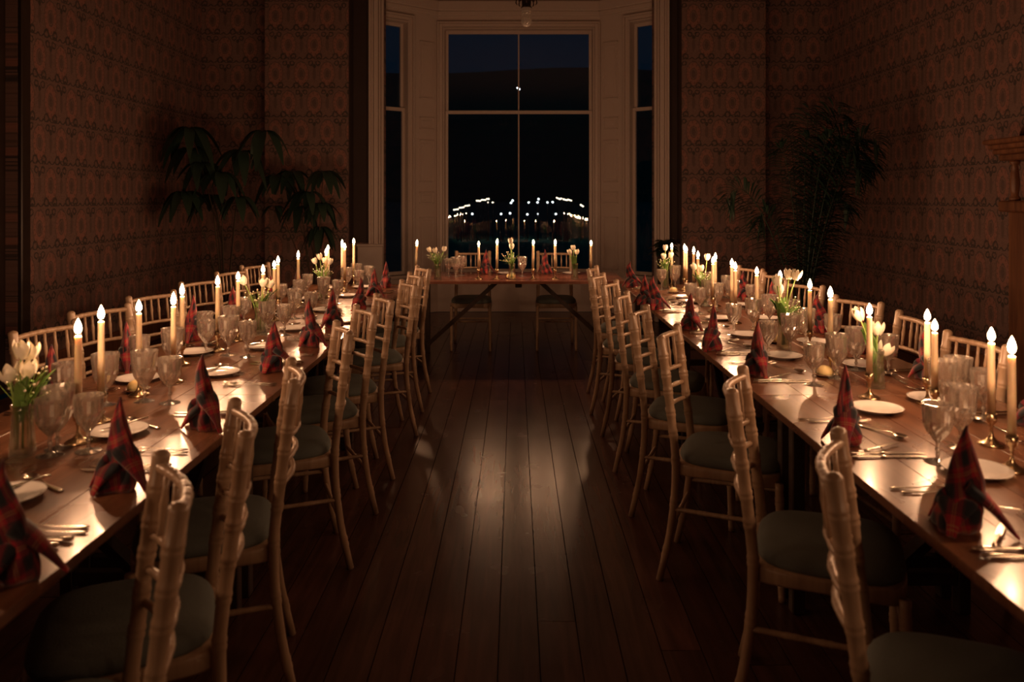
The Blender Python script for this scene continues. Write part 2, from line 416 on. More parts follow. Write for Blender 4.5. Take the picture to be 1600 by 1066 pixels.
# window wall left and right of the bay: alcove plane at YM, papered breast standing forward
HW = 1.60
for sgn, nm in ((-1, 'left'), (1, 'right')):
    xa = BX+sgn*HW; xb = sgn*WX
    a, b = ((xb, YM), (xa, YM)) if sgn < 0 else ((xa, YM), (xb, YM))
    wall_quad('wall_back_'+nm, a, b, 0, ZC, -.12, M['paper'])
    br = MB(); x0, x1 = sorted((sgn*1.93, sgn*2.90))
    YF = 9.22
    o = wall_quad('wall_breast_'+nm, (x0, YF), (x1, YF), 0, ZC, -(YM-YF), M['paper'])
    d0, d1 = sorted((xa+sgn*.179, sgn*1.929)); MB().bbox(d0, YM-.012, .93, d1, YM, ZC-.01, .003).obj('trim_shade_strip_'+nm, M['return_shade'], kind='structure')  # added thin dark panels, here and on the return, paint in the shade
    d0, d1 = sorted((sgn*1.918, sgn*1.9295)); MB().bbox(d0, YF+.004, .93, d1, YM-.013, ZC-.01, .002).obj('trim_shade_return_'+nm, M['return_shade'], kind='structure')
    # architrave: fluted strips
    av = MB()
    for k, (o0, o1, pr) in enumerate(((0,.03,.05),(.034,.062,.03),(.066,.12,.045),(.124,.15,.03),(.15,.178,.06))):
        p0, p1 = sorted((xa+sgn*o0, xa+sgn*o1)); av.bbox(p0, YM-pr, .0, p1, YM, 3.98, .006)
    av.obj('trim_architrave_'+nm, M['cream'], kind='structure')
    q0, q1 = sorted((xa, xa+sgn*.30))
    pl = MB().bbox(q0, YM-.10, 0, q1, YM-.062, .89, .006); pl.bbox(q0-.01, YM-.12, .89, q1+.01, YM-.062, .92, .006)
    pl.obj('trim_plinth_'+nm, M['cream'], kind='structure')
# wall over the bay opening + ceiling
MB().box(-HW+BX, YM, 3.98, HW+BX, YM+.12, ZC).obj('trim_bay_head', M['cream'], kind='structure')
MB().box(-WX-.15, YR-.15, ZC, WX+.15, YM+.12, ZC+.1).obj('ceiling', M['ceiling'], kind='structure')
bc = MB(); bc.v = [(-2.2+BX,YM+.12,3.99),(2.2+BX,YM+.12,3.99),(1.2+BX,YB+.15,3.99),(-1.2+BX,YB+.15,3.99),(-2.2+BX,YM+.12,4.09),(2.2+BX,YM+.12,4.09),(1.2+BX,YB+.15,4.09),(-1.2+BX,YB+.15,4.09)]
bc.f = bay_floor.f; bc.obj('ceiling_bay', M['ceiling'], kind='structure')
for sgn, nm in ((-1,'left'),(1,'right')):
    x0, x1 = sorted((sgn*(WX-.03), sgn*WX)); MB().bbox(x0, YR if sgn > 0 else 6.06, 0, x1, YM, .22, .006).obj('baseboard_'+nm, M['carved'], kind='structure')

# bay: generic wall panel with a sash window in local frame (origin at inner face start, x along, y into wall)
def bay_side(name, win, p0, p1, wa, wb, sill, head, panels, bars, idx):
    "p0->p1 inner face, wa..wb window opening along it"
    p0 = Vector((*p0, 0)); p1 = Vector((*p1, 0)); d = (p1-p0); L = d.length; ang = math.atan2(d.y, d.x)
    def place(o, parent=None):
        if parent is None: o.location = p0; o.rotation_euler = (0, 0, ang)
        return o
    w = MB(); T = .14
    w.box(0, 0, 0, wa, T, 3.99); w.box(wb, 0, 0, L, T, 3.99); w.box(wa, 0, head, wb, T, 3.99); w.box(wa, 0, 0, wb, T, sill)
    o = place(w.obj(name, M['cream'], kind='structure'))
    for (a, b, z0, z1) in panels:
        fr = MB(); t = .018
        for q in ((a,z0,b,z0+t),(a,z1-t,b,z1),(a,z0,a+t,z1),(b-t,z0,b,z1)): fr.bbox(q[0], -.014, q[1], q[2], 0.001, q[3], .004)
        fr.obj('wall_panel', M['cream'], o)
        if b-a > .12: MB().bbox(a+.045, -.008, z0+.045, b-.045, .001, z1-.045, .003).obj('raised_field', M['cream'], o)
    # casing around opening
    cs = MB()
    for e0, e1, pr in ((0,.022,.03),(.026,.07,.018),(.07,.095,.045)):
        cs.bbox(wa-e1, -pr, sill-.02, wa-e0, .0, head+e1, .005); cs.bbox(wb+e0, -pr, sill-.02, min(wb+e1, L+.001), .0, head+e1, .005)
        cs.bbox(wa-e0, -pr, head+e0, wb+e0, .0, head+e1, .005)
    cs.obj('window_casing', M['cream'], o)
    # cornice band
    co = MB().bbox(-.02, -.05, 3.86, L+.02, 0.0, 3.99, .01); co.bbox(-.02, -.03, 3.80, L+.02, 0.0, 3.86, .008)
    co.obj('cornice', M['cream'], o)
    # window: sashes
    wn = place(MB().bbox(wa-.04, -.05, sill-.04, wb+.04, T, sill, .006).obj(win, M['cream'], kind='structure'))
    MID = 2.57
    def sash(nmn, z0, z1, y, bot=.045, top=.045):
        s_ = MB(); st = .04
        s_.bbox(wa, y, z0, wa+st, y+.035, z1, .004); s_.bbox(wb-st, y, z0, wb, y+.035, z1, .004)
        s_.bbox(wa+st, y, z0, wb-st, y+.035, z0+bot, .004); s_.bbox(wa+st, y, z1-top, wb-st, y+.035, z1, .004)
        so = s_.obj(nmn, M['cream'], wn)
        for bx_ in bars: MB().bbox(bx_-.009, y+.004, z0+bot, bx_+.009, y+.031, z1-top, .003).obj('glazing_bar', M['cream'], so)
        cuts = [wa+st]+list(bars)+[wb-st]
        for c0, c1 in zip(cuts, cuts[1:]):
            g = MB().box(c0, y+.016, z0+bot, c1, y+.018, z1-top); g.obj('window_pane', M['pane'], so)
    sash('upper_sash', MID-.02, head, .085); sash('lower_sash', sill, MID+.02, .045)
    return o
cxw = BX
bay_side('wall_bay_centre', 'window_2', (-1.04+BX, YB), (1.04+BX, YB), .09, 1.99, .50, 3.63, [], [1.04], 2)
PZ = [(.55,1.22),(1.39,1.54),(1.66,2.2),(2.33,2.49),(2.72,3.45)]
# left bay side runs from outer to inner corner; right one from inner to outer
L_ = math.hypot(.825, .67)
bay_side('wall_bay_left', 'window_1', (-1.865+BX, YM+.11), (-1.04+BX, YB), .08, L_-.46, .50, 3.65, [(L_-.28, L_-.06, a, b) for a, b in PZ], [], 1)
bay_side('wall_bay_right', 'window_3', (1.04+BX, YB), (1.865+BX, YM+.11), .46, L_-.08, .50, 3.65, [(.06, .28, a, b) for a, b in PZ], [], 3)

# ------------------------------------------------------------------ the night outside
MB().box(-700, 12, -5.2, 700, 1500, -5.0).obj('ground_outside', M['land'], kind='structure')
def ridge():
    mb = MB(); n = 40
    for i in range(n+1):
        xx = -1400+2800*i/n
        h = 1.456+1500*((310-104)+4*math.sin(i*.35)+3*math.sin(i*.9+1))/F
        mb.v += [(xx, 1480, -5), (xx, 1500, h*.6), (xx, 1560, h), (xx, 1800, -5)]
    for i in range(n):
        for k in range(3):
            a = i*4+k; mb.f.append((a, a+4, a+5, a+1))
    return mb
ridge().obj('hills_outside', M['land'], kind='structure')
lamp_px = []
def lampset(x0, y0, x1, y1, k, lab, m='lamp', r=.11):
    for i in range(k):
        t = i/max(1, k-1); lamp_px.append((x0+(x1-x0)*t, y0+(y1-y0)*t+((i*7) % 3-1)*.6, lab+', '+NTH[i]+' from its left end', m, r))
lampset(709.5, 328.5, 733, 320.5, 9, 'lamp in the sloping string outside the left pane')
lampset(745, 314.5, 763.5, 311, 8, 'lamp in the bright row left of the glazing bar')
lampset(763.0, 317, 769.8, 316.5, 2, 'lamp of the pair below the left bright row')
lampset(870, 309.8, 877, 311, 4, 'lamp in the first row right of the glazing bar')
lampset(880.5, 312, 892.5, 313, 6, 'lamp in the second row right of the glazing bar')
lampset(907.5, 321, 911, 322, 3, 'lamp of the cluster at the right window frame')
names1 = [(738,334.5,'lamp low at the left of the window under the sloping string'),(783,334.5,'low lamp left of the glazing bar, left one of two'),(797,333.5,'low lamp left of the glazing bar, right one of two'),
 (824,335,'low lamp first to the right of the glazing bar'),(840.5,334.5,'low lamp second to the right of the glazing bar'),(868.5,334.5,'low lamp furthest right in the low row'),
 (826,316.5,'lamp in the middle row nearest the glazing bar on the right'),(840,316.3,'middle row lamp with a smaller one right above it'),(841.5,311.3,'small lamp right above another in the middle row'),
 (855.5,316.5,'dimmer middle row lamp between two brighter ones'),(863.5,316,'rightmost lamp of the middle row'),(798.5,317,'lamp just left of the glazing bar in the middle row'),(801,313.5,'lamp leaning above the one just left of the glazing bar')]
for x_, y_, lb in names1: lamp_px.append((x_, y_, 'street lamp outside, '+lb, 'lampw', .14))
heads = MB().lathe([(0,-.9),(.5,-.75),(.95,-.2),(1,.15),(.6,.8),(0,1)], 8)
hm = {k: heads.mesh('lamp_head', M[k], True) for k in ('lamp', 'lampw')}
polem = MB().lathe([(.06,0),(.04,1)], 6).mesh('lamp_post', M['post'])
for x_, v_, lb, mk, r in lamp_px:
    D = 118+(x_*7.3) % 9
    zz = Z_at(v_, D); X0 = X_at(x_, D)
    t = thing('street_lamp', lb, 'street lamp', (X0, D, -5.0), group='street lamps outside the window')
    from_mesh('lamp_head', hm[mk], t, (0,0,zz+5), sc=(r, r, r))
    from_mesh('lamp_post', polem, t, (0,.1,0), sc=(1,1,zz+5-r*.9))
for x_, v_, r, lb in ((811, 139.5, 1.9, 'brighter white light high on the dark hillside outside, beside the glazing bar'), (808.3, 137.5, 1.1, 'fainter small light high on the hillside outside, left of the brighter one')):
    D = 1380; t = thing('hillside_lamp', lb, 'lamp', (X_at(x_, D), D, Z_at(v_, D)-14)); from_mesh('lamp_head', hm['lampw'], t, (0,0,14), sc=(r,)*3); from_mesh('lamp_post', polem, t, (0,.1,0), sc=(8,8,12.5))

# ------------------------------------------------------------------ tables
def trestle(parent, L, W_, along):
    "dark folding trestle frames under a top of length L (local x) and width W_ (local y)"
    def o(mb, nm): return mb.obj(nm, M['leg'], parent)
    for s in (-1, 1):
        xe = s*(L/2-.06)
        for t in (-1, 1): o(MB().bbox(xe-.022, t*(W_/2-.12)-.022, 0, xe+.022, t*(W_/2-.12)+.022, TZ-.0245, .004), 'leg')
        o(MB().bbox(xe-.018, -W_/2+.142, .10, xe+.018, W_/2-.142, .15, .004), 'cross_bar')
        a = Vector((s*.19, 0, TZ-.045)); b = Vector((s*(L/2-.085), 0, .125)); mid = (a+b)/2; d = (b-a); h = d.length/2; d.normalize()
        mb = MB().obox(mid, d, (0,1,0), d.cross(Vector((0,1,0))), h, .022, .018); o(mb, 'brace')
    o(MB().bbox(-.03, -.03, TZ-.10, .03, .03, TZ-.0245, .004), 'brace_block')
def table(name, label, cx, cy, L, W_, rz, mt, nplank=5, group=None):
    t = thing(name, label, 'table', (cx, cy, 0), rz, group)
    for k in range(nplank):
        y0 = -W_/2+W_*k/nplank; y1 = y0+W_/nplank
        o = MB().bbox(-L/2+.001, y0+.0003, TZ-.024, L/2-.001, y1-.0003, TZ, .0012).obj('table_plank', mt, t)
    trestle(t, L, W_, 0)
    return t
M['table_l'] = wood('table_top_long', (.115,.050,.027), (.215,.098,.050), .28, axis=0, bump=.02, var=.12, coat=.12)
TW = .82
for sgn, nm in ((-1, 'left'), (1, 'right')):
    for k in range(4):
        yc = 6.52-.915-1.83*k
        table('trestle_table', 'polished brown trestle table of the %s row, %s' % (nm, ['furthest, by the window', 'second from the window', 'third from the window', 'nearest, mostly outside the frame'][k]),
              sgn*(.87+TW/2), yc, 1.83, TW, PI/2, M['table_l'], group=None)
HT = 7.21
table('head_table', 'polished head table crosswise before the window, dark diagonal braces below', .03, HT, 1.83, .86, 0, M['table_x'])

# ------------------------------------------------------------------ chairs
def lerp_path(pts, t):
    n = len(pts)-1; f = t*n; i = min(int(f), n-1); u = f-i
    P = [Vector(pts[max(0, min(n, i+k))]) for k in (-1,0,1,2)]
    return .5*((2*P[1])+(P[2]-P[0])*u+(2*P[0]-5*P[1]+4*P[2]-P[3])*u*u+(3*P[1]-P[0]-3*P[2]+P[3])*u**3)
def bamboo(pts, r, nodes, seg=9, capr=None, r1=None):
    "round bar with bamboo style double rings at the given fractions"
    ts = {0: 1, 1: 1}
    for i in range(13): ts[i/12] = 1
    ln = sum((Vector(pts[i+1])-Vector(pts[i])).length for i in range(len(pts)-1)); e = .006/ln
    for n_ in nodes:
        for k in [q/12 for q in range(13)]:
            if abs(k-n_) < 4.5*e and 0 < k < 1: ts.pop(k, None)
        for dt, m_ in ((-3*e,1),(-1.8*e,1.13),(-.7*e,1.13),(0,1.03),(.7*e,1.13),(1.8*e,1.13),(3*e,1)):
            if 0 < n_+dt < 1: ts[n_+dt] = m_
    P, R = [], []
    for t in sorted(ts):
        P.append(lerp_path(pts, t)); R.append(((r if r1 is None else r+(r1-r)*t))*ts[t])
    if capr:
        d = (P[-1]-P[-2]).normalized(); P += [P[-1]+d*.004, P[-1]+d*.010, P[-1]+d*.014]; R += [R[-1]*.98, R[-1]*.75, R[-1]*.25]
    return MB().tube(P, R, seg)
def make_chair():
    t = thing('dining_chair', 'x', 'chair')
    c = M['chair']
    def bow(z, w=.165, y0=0, dip=.03, n=5):
        yb = -.19-(.055*max(0, (z-.44))/.48)**1 if z > .44 else -.19
        return [(-w+2*w*i/(n-1), yb-dip*math.sin(PI*i/(n-1)), z) for i in range(n)]
    for s in (-1, 1):
        pts = [(s*.180,-.250,0),(s*.172,-.205,.22),(s*.168,-.190,.44),(s*.165,-.208,.62),(s*.165,-.228,.78),(s*.165,-.247,.915)]
        bamboo(pts, .0135, (.11,.27,.42,.53,.62,.72,.80,.89), capr=1, r1=.0185).obj('back_leg', c, t, True)
        pts = [(s*.185,.195,0),(s*.183,.19,.2),(s*.182,.185,.425)]
        bamboo(pts, .0125, (.2,.5,.82), r1=.0155).obj('front_leg', c, t, True)
    top = bow(.895, dip=.035); bamboo(top, .0108, (.08,.22,.36,.5,.64,.78,.92)).obj('top_rail', c, t, True)
    for z, nm in ((.757,'spindle_rail'),(.688,'back_rail'),(.622,'back_rail')):
        bamboo(bow(z, dip=.038), .0088, (.2,.4,.6,.8) if z > .68 else (.33,.66)).obj(nm, c, t, True)
    A, B = bow(.757, dip=.038), bow(.893, dip=.035)
    for k in range(6):
        f = (k+1)/7; p0, p1 = lerp_path(A, f), lerp_path(B, f)
        md = (p0+p1)/2
        MB().tube([p0, p0.lerp(p1, .3), md, p0.lerp(p1, .7), p1], [.0065,.0062,.0088,.0062,.0065], 7).obj('spindle', c, t, True)
    for s in (-1, 1): bamboo([(s*.173,-.20,.275),(s*.18,0,.275),(s*.183,.185,.275)], .0085, (.3,.5,.7), 7).obj('stretcher', c, t, True)
    bamboo([(-.18,.19,.31),(0,.19,.31),(.18,.19,.31)], .0085, (.3,.5,.7), 7).obj('stretcher', c, t, True)
    bamboo([(-.17,-.20,.22),(0,-.20,.22),(.17,-.20,.22)], .0085, (.3,.5,.7), 7).obj('stretcher', c, t, True)
    # seat frame, waved lower edge
    def ring(w, d, n=40, e=4.5, y0=0):
        o = []
        for i in range(n):
            a = 2*PI*i/n; ca, sa = math.cos(a), math.sin(a)
            rr = (abs(ca)**e+abs(sa)**e)**(-1/e); ww = w*(1+.05*(rr*sa))
            o.append((ww*rr*ca, y0+d*rr*sa))
        return o
    mb = MB(); R = ring(.198, .205); n = len(R)
    lev = [(.985,0),(1,.006),(1,.032),(.985,.038)]
    for k, (sc, dz) in enumerate(lev):
        for i, (px_, py_) in enumerate(R):
            wave = .010*(1-abs(math.cos(2*(2*PI*i/n)))**.6) if k < 2 else 0
            mb.v.append((px_*sc, py_*sc-.005, .412+dz-wave))
    for k in range(len(lev)-1):
        for i in range(n):
            a = k*n+i; b = k*n+(i+1) % n; mb.f.append((a, b, b+n, a+n))
    mb.f.append(tuple(n-1-i for i in range(n))); mb.f.append(tuple((len(lev)-1)*n+i for i in range(n)))
    mb.obj('seat_frame', c, t, True)
    mb = MB(); R = ring(.192, .196, e=3.6)
    lev = [(.97,0),(1.0,.012),(.985,.026),(.93,.038),(.8,.046),(.5,.051),(.2,.053)]
    for sc, dz in lev:
        for px_, py_ in R: mb.v.append((px_*sc, py_*sc+.004, .4505+dz))
    for k in range(len(lev)-1):
        for i in range(n):
            a = k*n+i; b = k*n+(i+1) % n; mb.f.append((a, b, b+n, a+n))
    mb.f.append(tuple(n-1-i for i in range(n))); mb.f.append(tuple((len(lev)-1)*n+i for i in range(n)))
    mb.obj('seat_cushion', M['cushion'], t, True)
    return t
chair = Proto(make_chair())
def put_chair(near, far, lab, grp):
    "near and far are the floor positions (x, y) of the tops of the two back posts; faces away from them"
    n_, f_ = Vector(near), Vector(far); m = (n_+f_)/2; d = (f_-n_).normalized()
    # local x runs from one post to the other; seat lies on local +y
    side = 1 if (m.x > 0) == (lab.find('aisle side') >= 0) else -1
    # facing vector must point to the table
    c1 = Vector((d.y, -d.x)); c2 = -c1
    want = Vector((1 if side > 0 else -1, 0)); fc = c1 if c1.dot(want) > 0 else c2
    rz = math.atan2(fc.y, fc.x)-PI/2
    loc = m+fc*.245
    return chair.place((loc.x, loc.y, 0), rz, lab, grp)
RA = [((.616,1.535),(.745,1.83)),((.603,2.208),(.722,2.52)),((.560,3.05),(.685,3.36)),((.541,3.66),(.655,3.97)),((.540,4.25),(.640,4.56)),((.545,4.90),(.66,5.20)),((.520,5.38),(.63,5.69)),((.553,5.98),(.645,6.30))]
LA = [((-.587,1.383),(-.745,1.67)),((-.614,1.807),(-.745,2.11)),((-.650,2.33),(-.745,2.64)),((-.659,3.148),(-.775,3.45)),((-.656,3.69),(-.795,3.98)),((-.646,4.14),(-.775,4.44)),((-.618,4.90),(-.740,5.20)),((-.645,5.44),(-.76,5.74)),((-.650,5.99),(-.775,6.29))]
for i, (a, b) in enumerate(RA): put_chair(a, b, 'limewashed bamboo-turned chair, aisle side of right table, '+ORD[i], 'chairs around the dinner tables')
for i, (a, b) in enumerate(LA): put_chair(a, b, 'limewashed bamboo-turned chair, aisle side of left table, '+ORD[i], 'chairs around the dinner tables')
RW = [((1.775,2.88),(1.74,3.20)),((1.79,3.44),(1.82,3.78)),((1.868,4.06),(1.76,4.38)),((1.87,4.85),(1.76,5.15)),((1.86,5.42),(1.80,5.74)),((1.86,6.0),(1.78,6.3))]
LW = [((-2.0,3.16),(-1.925,3.50)),((-2.08,3.72),(-1.96,4.04)),((-2.09,4.30),(-1.98,4.62)),((-2.12,5.05),(-2.0,5.36)),((-2.15,5.74),(-2.05,6.05)),((-2.16,6.30),(-2.05,6.60))]
for i, (a, b) in enumerate(RW): put_chair(a, b, 'limewashed bamboo-turned chair, wall side of right table, '+ORD[i], 'chairs around the dinner tables')
for i, (a, b) in enumerate(LW): put_chair(a, b, 'limewashed bamboo-turned chair, wall side of left table, '+ORD[i], 'chairs around the dinner tables')
for x0, lb in ((-.425, 'left'), (.395, 'right')):
    chair.place((x0, 7.78, 0), PI, 'limewashed bamboo-turned chair behind the head table, '+lb+' of the two', 'chairs around the dinner tables')

# ------------------------------------------------------------------ table ware prototypes
hold_me = MB().lathe([(0,0),(.036,0),(.037,.004),(.030,.008),(.016,.014),(.007,.024),(.0045,.036),(.0045,.05),(.008,.054),(.006,.058),(.013,.066),(.0145,.074),(.0155,.090),(.0135,.090),(.0125,.074),(.0,.072)], 18, cap=False).mesh('candlestick', M['brass'], True)
wax_me = MB().lathe([(0,0),(.0108,0),(.0104,.5),(.0092,.97),(.0082,.99),(.005,.996),(0,.99)], 14, cap=False).mesh('taper', M['wax'], True)
wick_me = MB().tube([(0,0,-.003),(.0003,0,.006),(.001,0,.011)], .0008, 5).mesh('wick', M['wick'])
fl_me = MB().lathe([(0,0),(.0058,.002),(.0094,.008),(.0104,.015),(.0094,.023),(.0066,.032),(.0028,.040),(0,.045)], 10, cap=False).mesh('flame', M['flame'], True)
def candle_light():
    l = bpy.data.lights.new('flame_light', 'POINT'); l.energy = CANDLE_W*4; l.color = (1, .50, .255); l.shadow_soft_size = .009
    return l
LIGHT = candle_light()
LIGHT.energy = CANDLE_W*4
def candle(X, Y, zf, lab_c, lab_h, tilt=(0,0)):
    st = tag(from_mesh('candlestick', hold_me, None, (X, Y, TZ)), lab_h, 'candlestick', 'brass candlesticks')
    t = thing('taper_candle', lab_c, 'candle', (X, Y, TZ+.0725), 0, 'lit ivory candles'); t.rotation_euler = (tilt[0], tilt[1], 0)
    h = zf-.020-(TZ+.0725)
    from_mesh('taper', wax_me, t, sc=(1,1,h)); from_mesh('wick', wick_me, t, (0,0,h))
    from_mesh('flame', fl_me, t, (0,0,h+.004), rot=(0,0,random.random()*6), sc=(1,1,random.uniform(.85,1.15)))
    lo = bpy.data.objects.new('flame_light', LIGHT); COL.objects.link(lo); lo.parent = t; lo.location = (0,0,h+.020)
LC = [(122,513,2.30),(158,491,2.51),(217,480,2.85),(271,470,3.05),(284.5,455,3.38),(340,440,3.68),(372,432,3.95),(411,421.5,4.3),(428.5,413,4.6),(434.5,407,4.9),(466,399,5.35),(509.6,394,5.65),(512.5,387,6.08),(538.7,385.5,6.0),(534.6,381,6.22),(552.7,377.6,6.40)]
RC = [(1581,543,2.066),(1549,524,2.28),(1460.5,509,2.58),(1449,494,2.73),(1358.5,485,2.81),(1297.5,459,3.19),(1265.5,446,3.70),(1219,431,3.97),(1182.5,424,4.24),(1149,416.6,4.49),(1143.5,411,4.74),(1114,407,4.95),(1117.8,402,5.2),(1090.6,398.6,5.4),(1084,391.6,5.85),(1072.5,390,5.98),(1069.5,387.5,6.14),(1049.6,384.4,6.38)]
for side, L, nm in ((-1, LC, 'left'), (1, RC, 'right')):
    for i, (px, v, Y) in enumerate(L):
        X = X_at(px, Y); z = Z_at(v, Y)
        candle(X, Y, z, 'tall lit ivory taper candle on the %s table, %s' % (nm, ORD[i] if i < len(ORD) else 'furthest from the camera'),
               'low brass candlestick with round foot on the %s table, %s' % (nm, ORD[i] if i < len(ORD) else 'furthest from the camera'))
    for i, yy in enumerate((1.70, 1.05, .3)):
        candle(side*(1.28+(.05 if i % 2 else -.03)), yy, 1.075, 'lit ivory candle beyond the frame, nearest %s table, %s' % (nm, NTH[i]), 'brass candlestick beyond the frame, nearest %s table, %s' % (nm, NTH[i]))
HCN = ['leftmost, at the left end', 'second from the left', 'just left of the central vase', 'just right of the central vase', 'second from the right', 'rightmost, at the right end']
for i, (px, v, Y, tl) in enumerate(((652,380,6.98,.05),(748,381,6.95,0),(777,378,6.95,.01),(833.5,378.5,6.95,.015),(867.5,379.5,6.95,.005),(923.5,379.5,6.98,0))):
    X = X_at(px, Y)-tl*.3
    candle(X, Y, Z_at(v, Y), 'lit ivory taper candle on the head table, '+HCN[i], 'brass candlestick on the head table, '+HCN[i], (0, tl))

# goblets
def goblet(name, prof_in, cuts, zc0, zc1, seg=24):
    def mod(t, z):
        if zc0 < z < zc1:
            k = int((z-zc0)/.0105); i_ = int(round(t/(2*PI)*seg))
            if z < zc0+(zc1-zc0)*.55: return 1+.065*(1 if (i_+k) % 2 else -1)
            return 1+.035*(1 if i_ % 2 else -1)
        return 1
    def modf(t, z): return 1+(.03*math.cos(10*t) if z < .01 else 0)
    mb = MB(); mb.lathe(prof_in, seg, mod=lambda t, z: mod(t, z)*modf(t, z), cap=False)
    return mb.mesh(name, M['crystal'])
def gprof(h, rb, rt, hs):
    "h total, rb belly radius, rt rim radius, hs stem height"
    out = [(0,0),(.034,0),(.034,.0018),(.013,.006),(.0055,.012),(.0045,hs*.45),(.0082,hs*.58),(.0045,hs*.7),(.0055,hs*.92)]
    n = 9
    for k in range(1, n+1):
        u = k/n; z = hs+(h-hs)*u
        r = .009+(rb-.009)*min(1, math.sin(min(1, u*1.9)*PI/2)) if u < .53 else rb+(rt-rb)*(u-.53)/.47
        out.append((r, z))
    inn = [(rt-.0016, h), (rb-.0022, hs+(h-hs)*.55), (rb*.78, hs+(h-hs)*.30), (rb*.4, hs+(h-hs)*.14), (0, hs+(h-hs)*.08)]
    return out+inn
g_wine = goblet('wine_glass', gprof(.158,.036,.039,.058), 8, .058, .150)
g_water = goblet('water_glass', gprof(.176,.039,.045,.052), 8, .052, .166)
def glass(X, Y, kind, lab, grp='cut crystal glasses', rz=0):
    me = g_wine if kind == 'wine' else g_water
    if abs(X) > .8: Y = min(Y, 6.47)
    o = from_mesh('wine_glass' if kind == 'wine' else 'water_goblet', me, None, (X, Y, TZ), (0,0,rz)); tag(o, lab, 'glass', grp); return o
# napkins
def napkin_meshes(var):
    rnd = random.Random(var)
    lv = [(0,.042,.034,0),(.010,.046,.038,0),(.03,.047,.037,0),(.05,.042,.032,.002),(.065,.034,.026,.003),(.085,.033,.024,.002),(.110,.031,.021,.0),(.135,.026,.018,-.003),(.16,.020,.014,-.005),(.185,.012,.009,-.003),(.205,.006,.005,.001),(.218,.002,.002,.006)]
    mb = MB(); seg = 20; ph = rnd.random()*6; uvs = []
    for z, wx, wy, cx in lv:
        for i in range(seg):
            a = 2*PI*i/seg
            fold = 1+.20*math.cos(3*a+ph+z*10)+.14*math.cos(5*a-ph*.7-z*26)+.04*rnd.uniform(-1,1)
            if z > .19: fold = 1
            lean = .013*math.sin(z*16+ph)*(1 if z < .2 else .8)
            mb.v.append((cx+lean+wx*fold*math.cos(a), wy*fold*math.sin(a), z)); uvs.append((a*.045+z*.35, z*1.0-a*.012))
    for k in range(len(lv)-1):
        for i in range(seg):
            a = k*seg+i; b = k*seg+(i+1) % seg; mb.f.append((a, b, b+seg, a+seg))
    mb.f.append(tuple(seg-1-i for i in range(seg))); mb.f.append(tuple((len(lv)-1)*seg+i for i in range(seg)))
    me = mb.mesh('napkin_body', M['tartan'], True); uv = me.uv_layers.new(name='UV')
    for l in me.loops: uv.data[l.index].uv = uvs[l.vertex_index]
    # wing: a folded tongue running out and down
    def tongue(a0, ln, h0, wid):
        w = MB(); uu = []; n = 9; sg = 10
        for k in range(n):
            t = k/(n-1); rr = .012+ln*t
            z = h0*(1-t)**1.15+.006*(1-t)+.004+.012*math.sin(PI*t); wd = wid*(1-.62*t)*(.7+.6*math.sin(PI*min(1, t+.25))); th = max(.0025, min(.013*(1-t)+.004, z*.45))
            c = Vector((rr*math.cos(a0), rr*math.sin(a0), z)); sd = Vector((-math.sin(a0), math.cos(a0), 0)); upv = Vector((math.cos(a0)*.5, math.sin(a0)*.5, .86))
            for i in range(sg):
                a = 2*PI*i/sg; p = c+sd*(wd*math.cos(a))+upv*(th*math.sin(a)+.006*math.cos(a)**2*(1-t)); p.z = max(.0008, p.z)
                w.v.append(tuple(p)); uu.append((rr*1.1, wd*math.cos(a)))
        for k in range(n-1):
            for i in range(sg):
                a = k*sg+i; b = k*sg+(i+1) % sg; w.f.append((a, b, b+sg, a+sg))
        w.f.append(tuple(sg-1-i for i in range(sg))); w.f.append(tuple((n-1)*sg+i for i in range(sg)))
        m2 = w.mesh('napkin_fold', M['tartan'], True); uv2 = m2.uv_layers.new(name='UV')
        for l in m2.loops: uv2.data[l.index].uv = uu[l.vertex_index]
        return m2
    return me, tongue(rnd.uniform(-.3,.3), .095, .085, .028), tongue(PI+rnd.uniform(-.5,.5), .060, .065, .030), tongue(-PI/2+rnd.uniform(-.4,.4), .052, .05, .034)
NAP = [napkin_meshes(k) for k in range(4)]
def napkin(X, Y, h, lab, rz, k, grp='tartan napkins', tilt=0):
    t = thing('tartan_napkin', lab, 'napkin', (X, Y, TZ+.0005), rz, grp); me = NAP[k % 4]; s = h/.218
    from_mesh('napkin_body', me[0], t, sc=(1,1,s), rot=(0,0,0)); 
    for j in (1,2,3): from_mesh('napkin_fold', me[j], t, sc=(1,1,s))
    return t
# cutlery (local +x from handle end to tip)
def knife_me():
    b = MB(); n = 9
    for k in range(n):
        t = k/(n-1); x = .105+.115*t; wd = .0085*(1 if t < .75 else max(.12, 1-((t-.75)/.25)**2*.85)); th = .0006
        y0, y1 = -.0065, -.0065+2*wd
        b.v += [(x, y0, .003-th), (x, y1, .003-th), (x, y1, .003+th), (x, y0, .003+th)]
    for k in range(n-1):
        for i in range(4):
            a = k*4+i; c_ = k*4+(i+1) % 4; b.f.append((a, c_, c_+4, a+4))
    b.f += [(3,2,1,0), tuple((n-1)*4+i for i in range(4))]
    h = MB().tube([(0,0,.0055),(.004,0,.0055),(.02,0,.0055),(.06,0,.0048),(.09,0,.0042),(.104,0,.0035),(.108,0,.0032)], [.004,.0075,.008,.0062,.0052,.0062,.004], 10, flat=.62)
    return b.mesh('blade', M['silver']), h.mesh('handle', M['silver'], True)
KB, KH = knife_me()
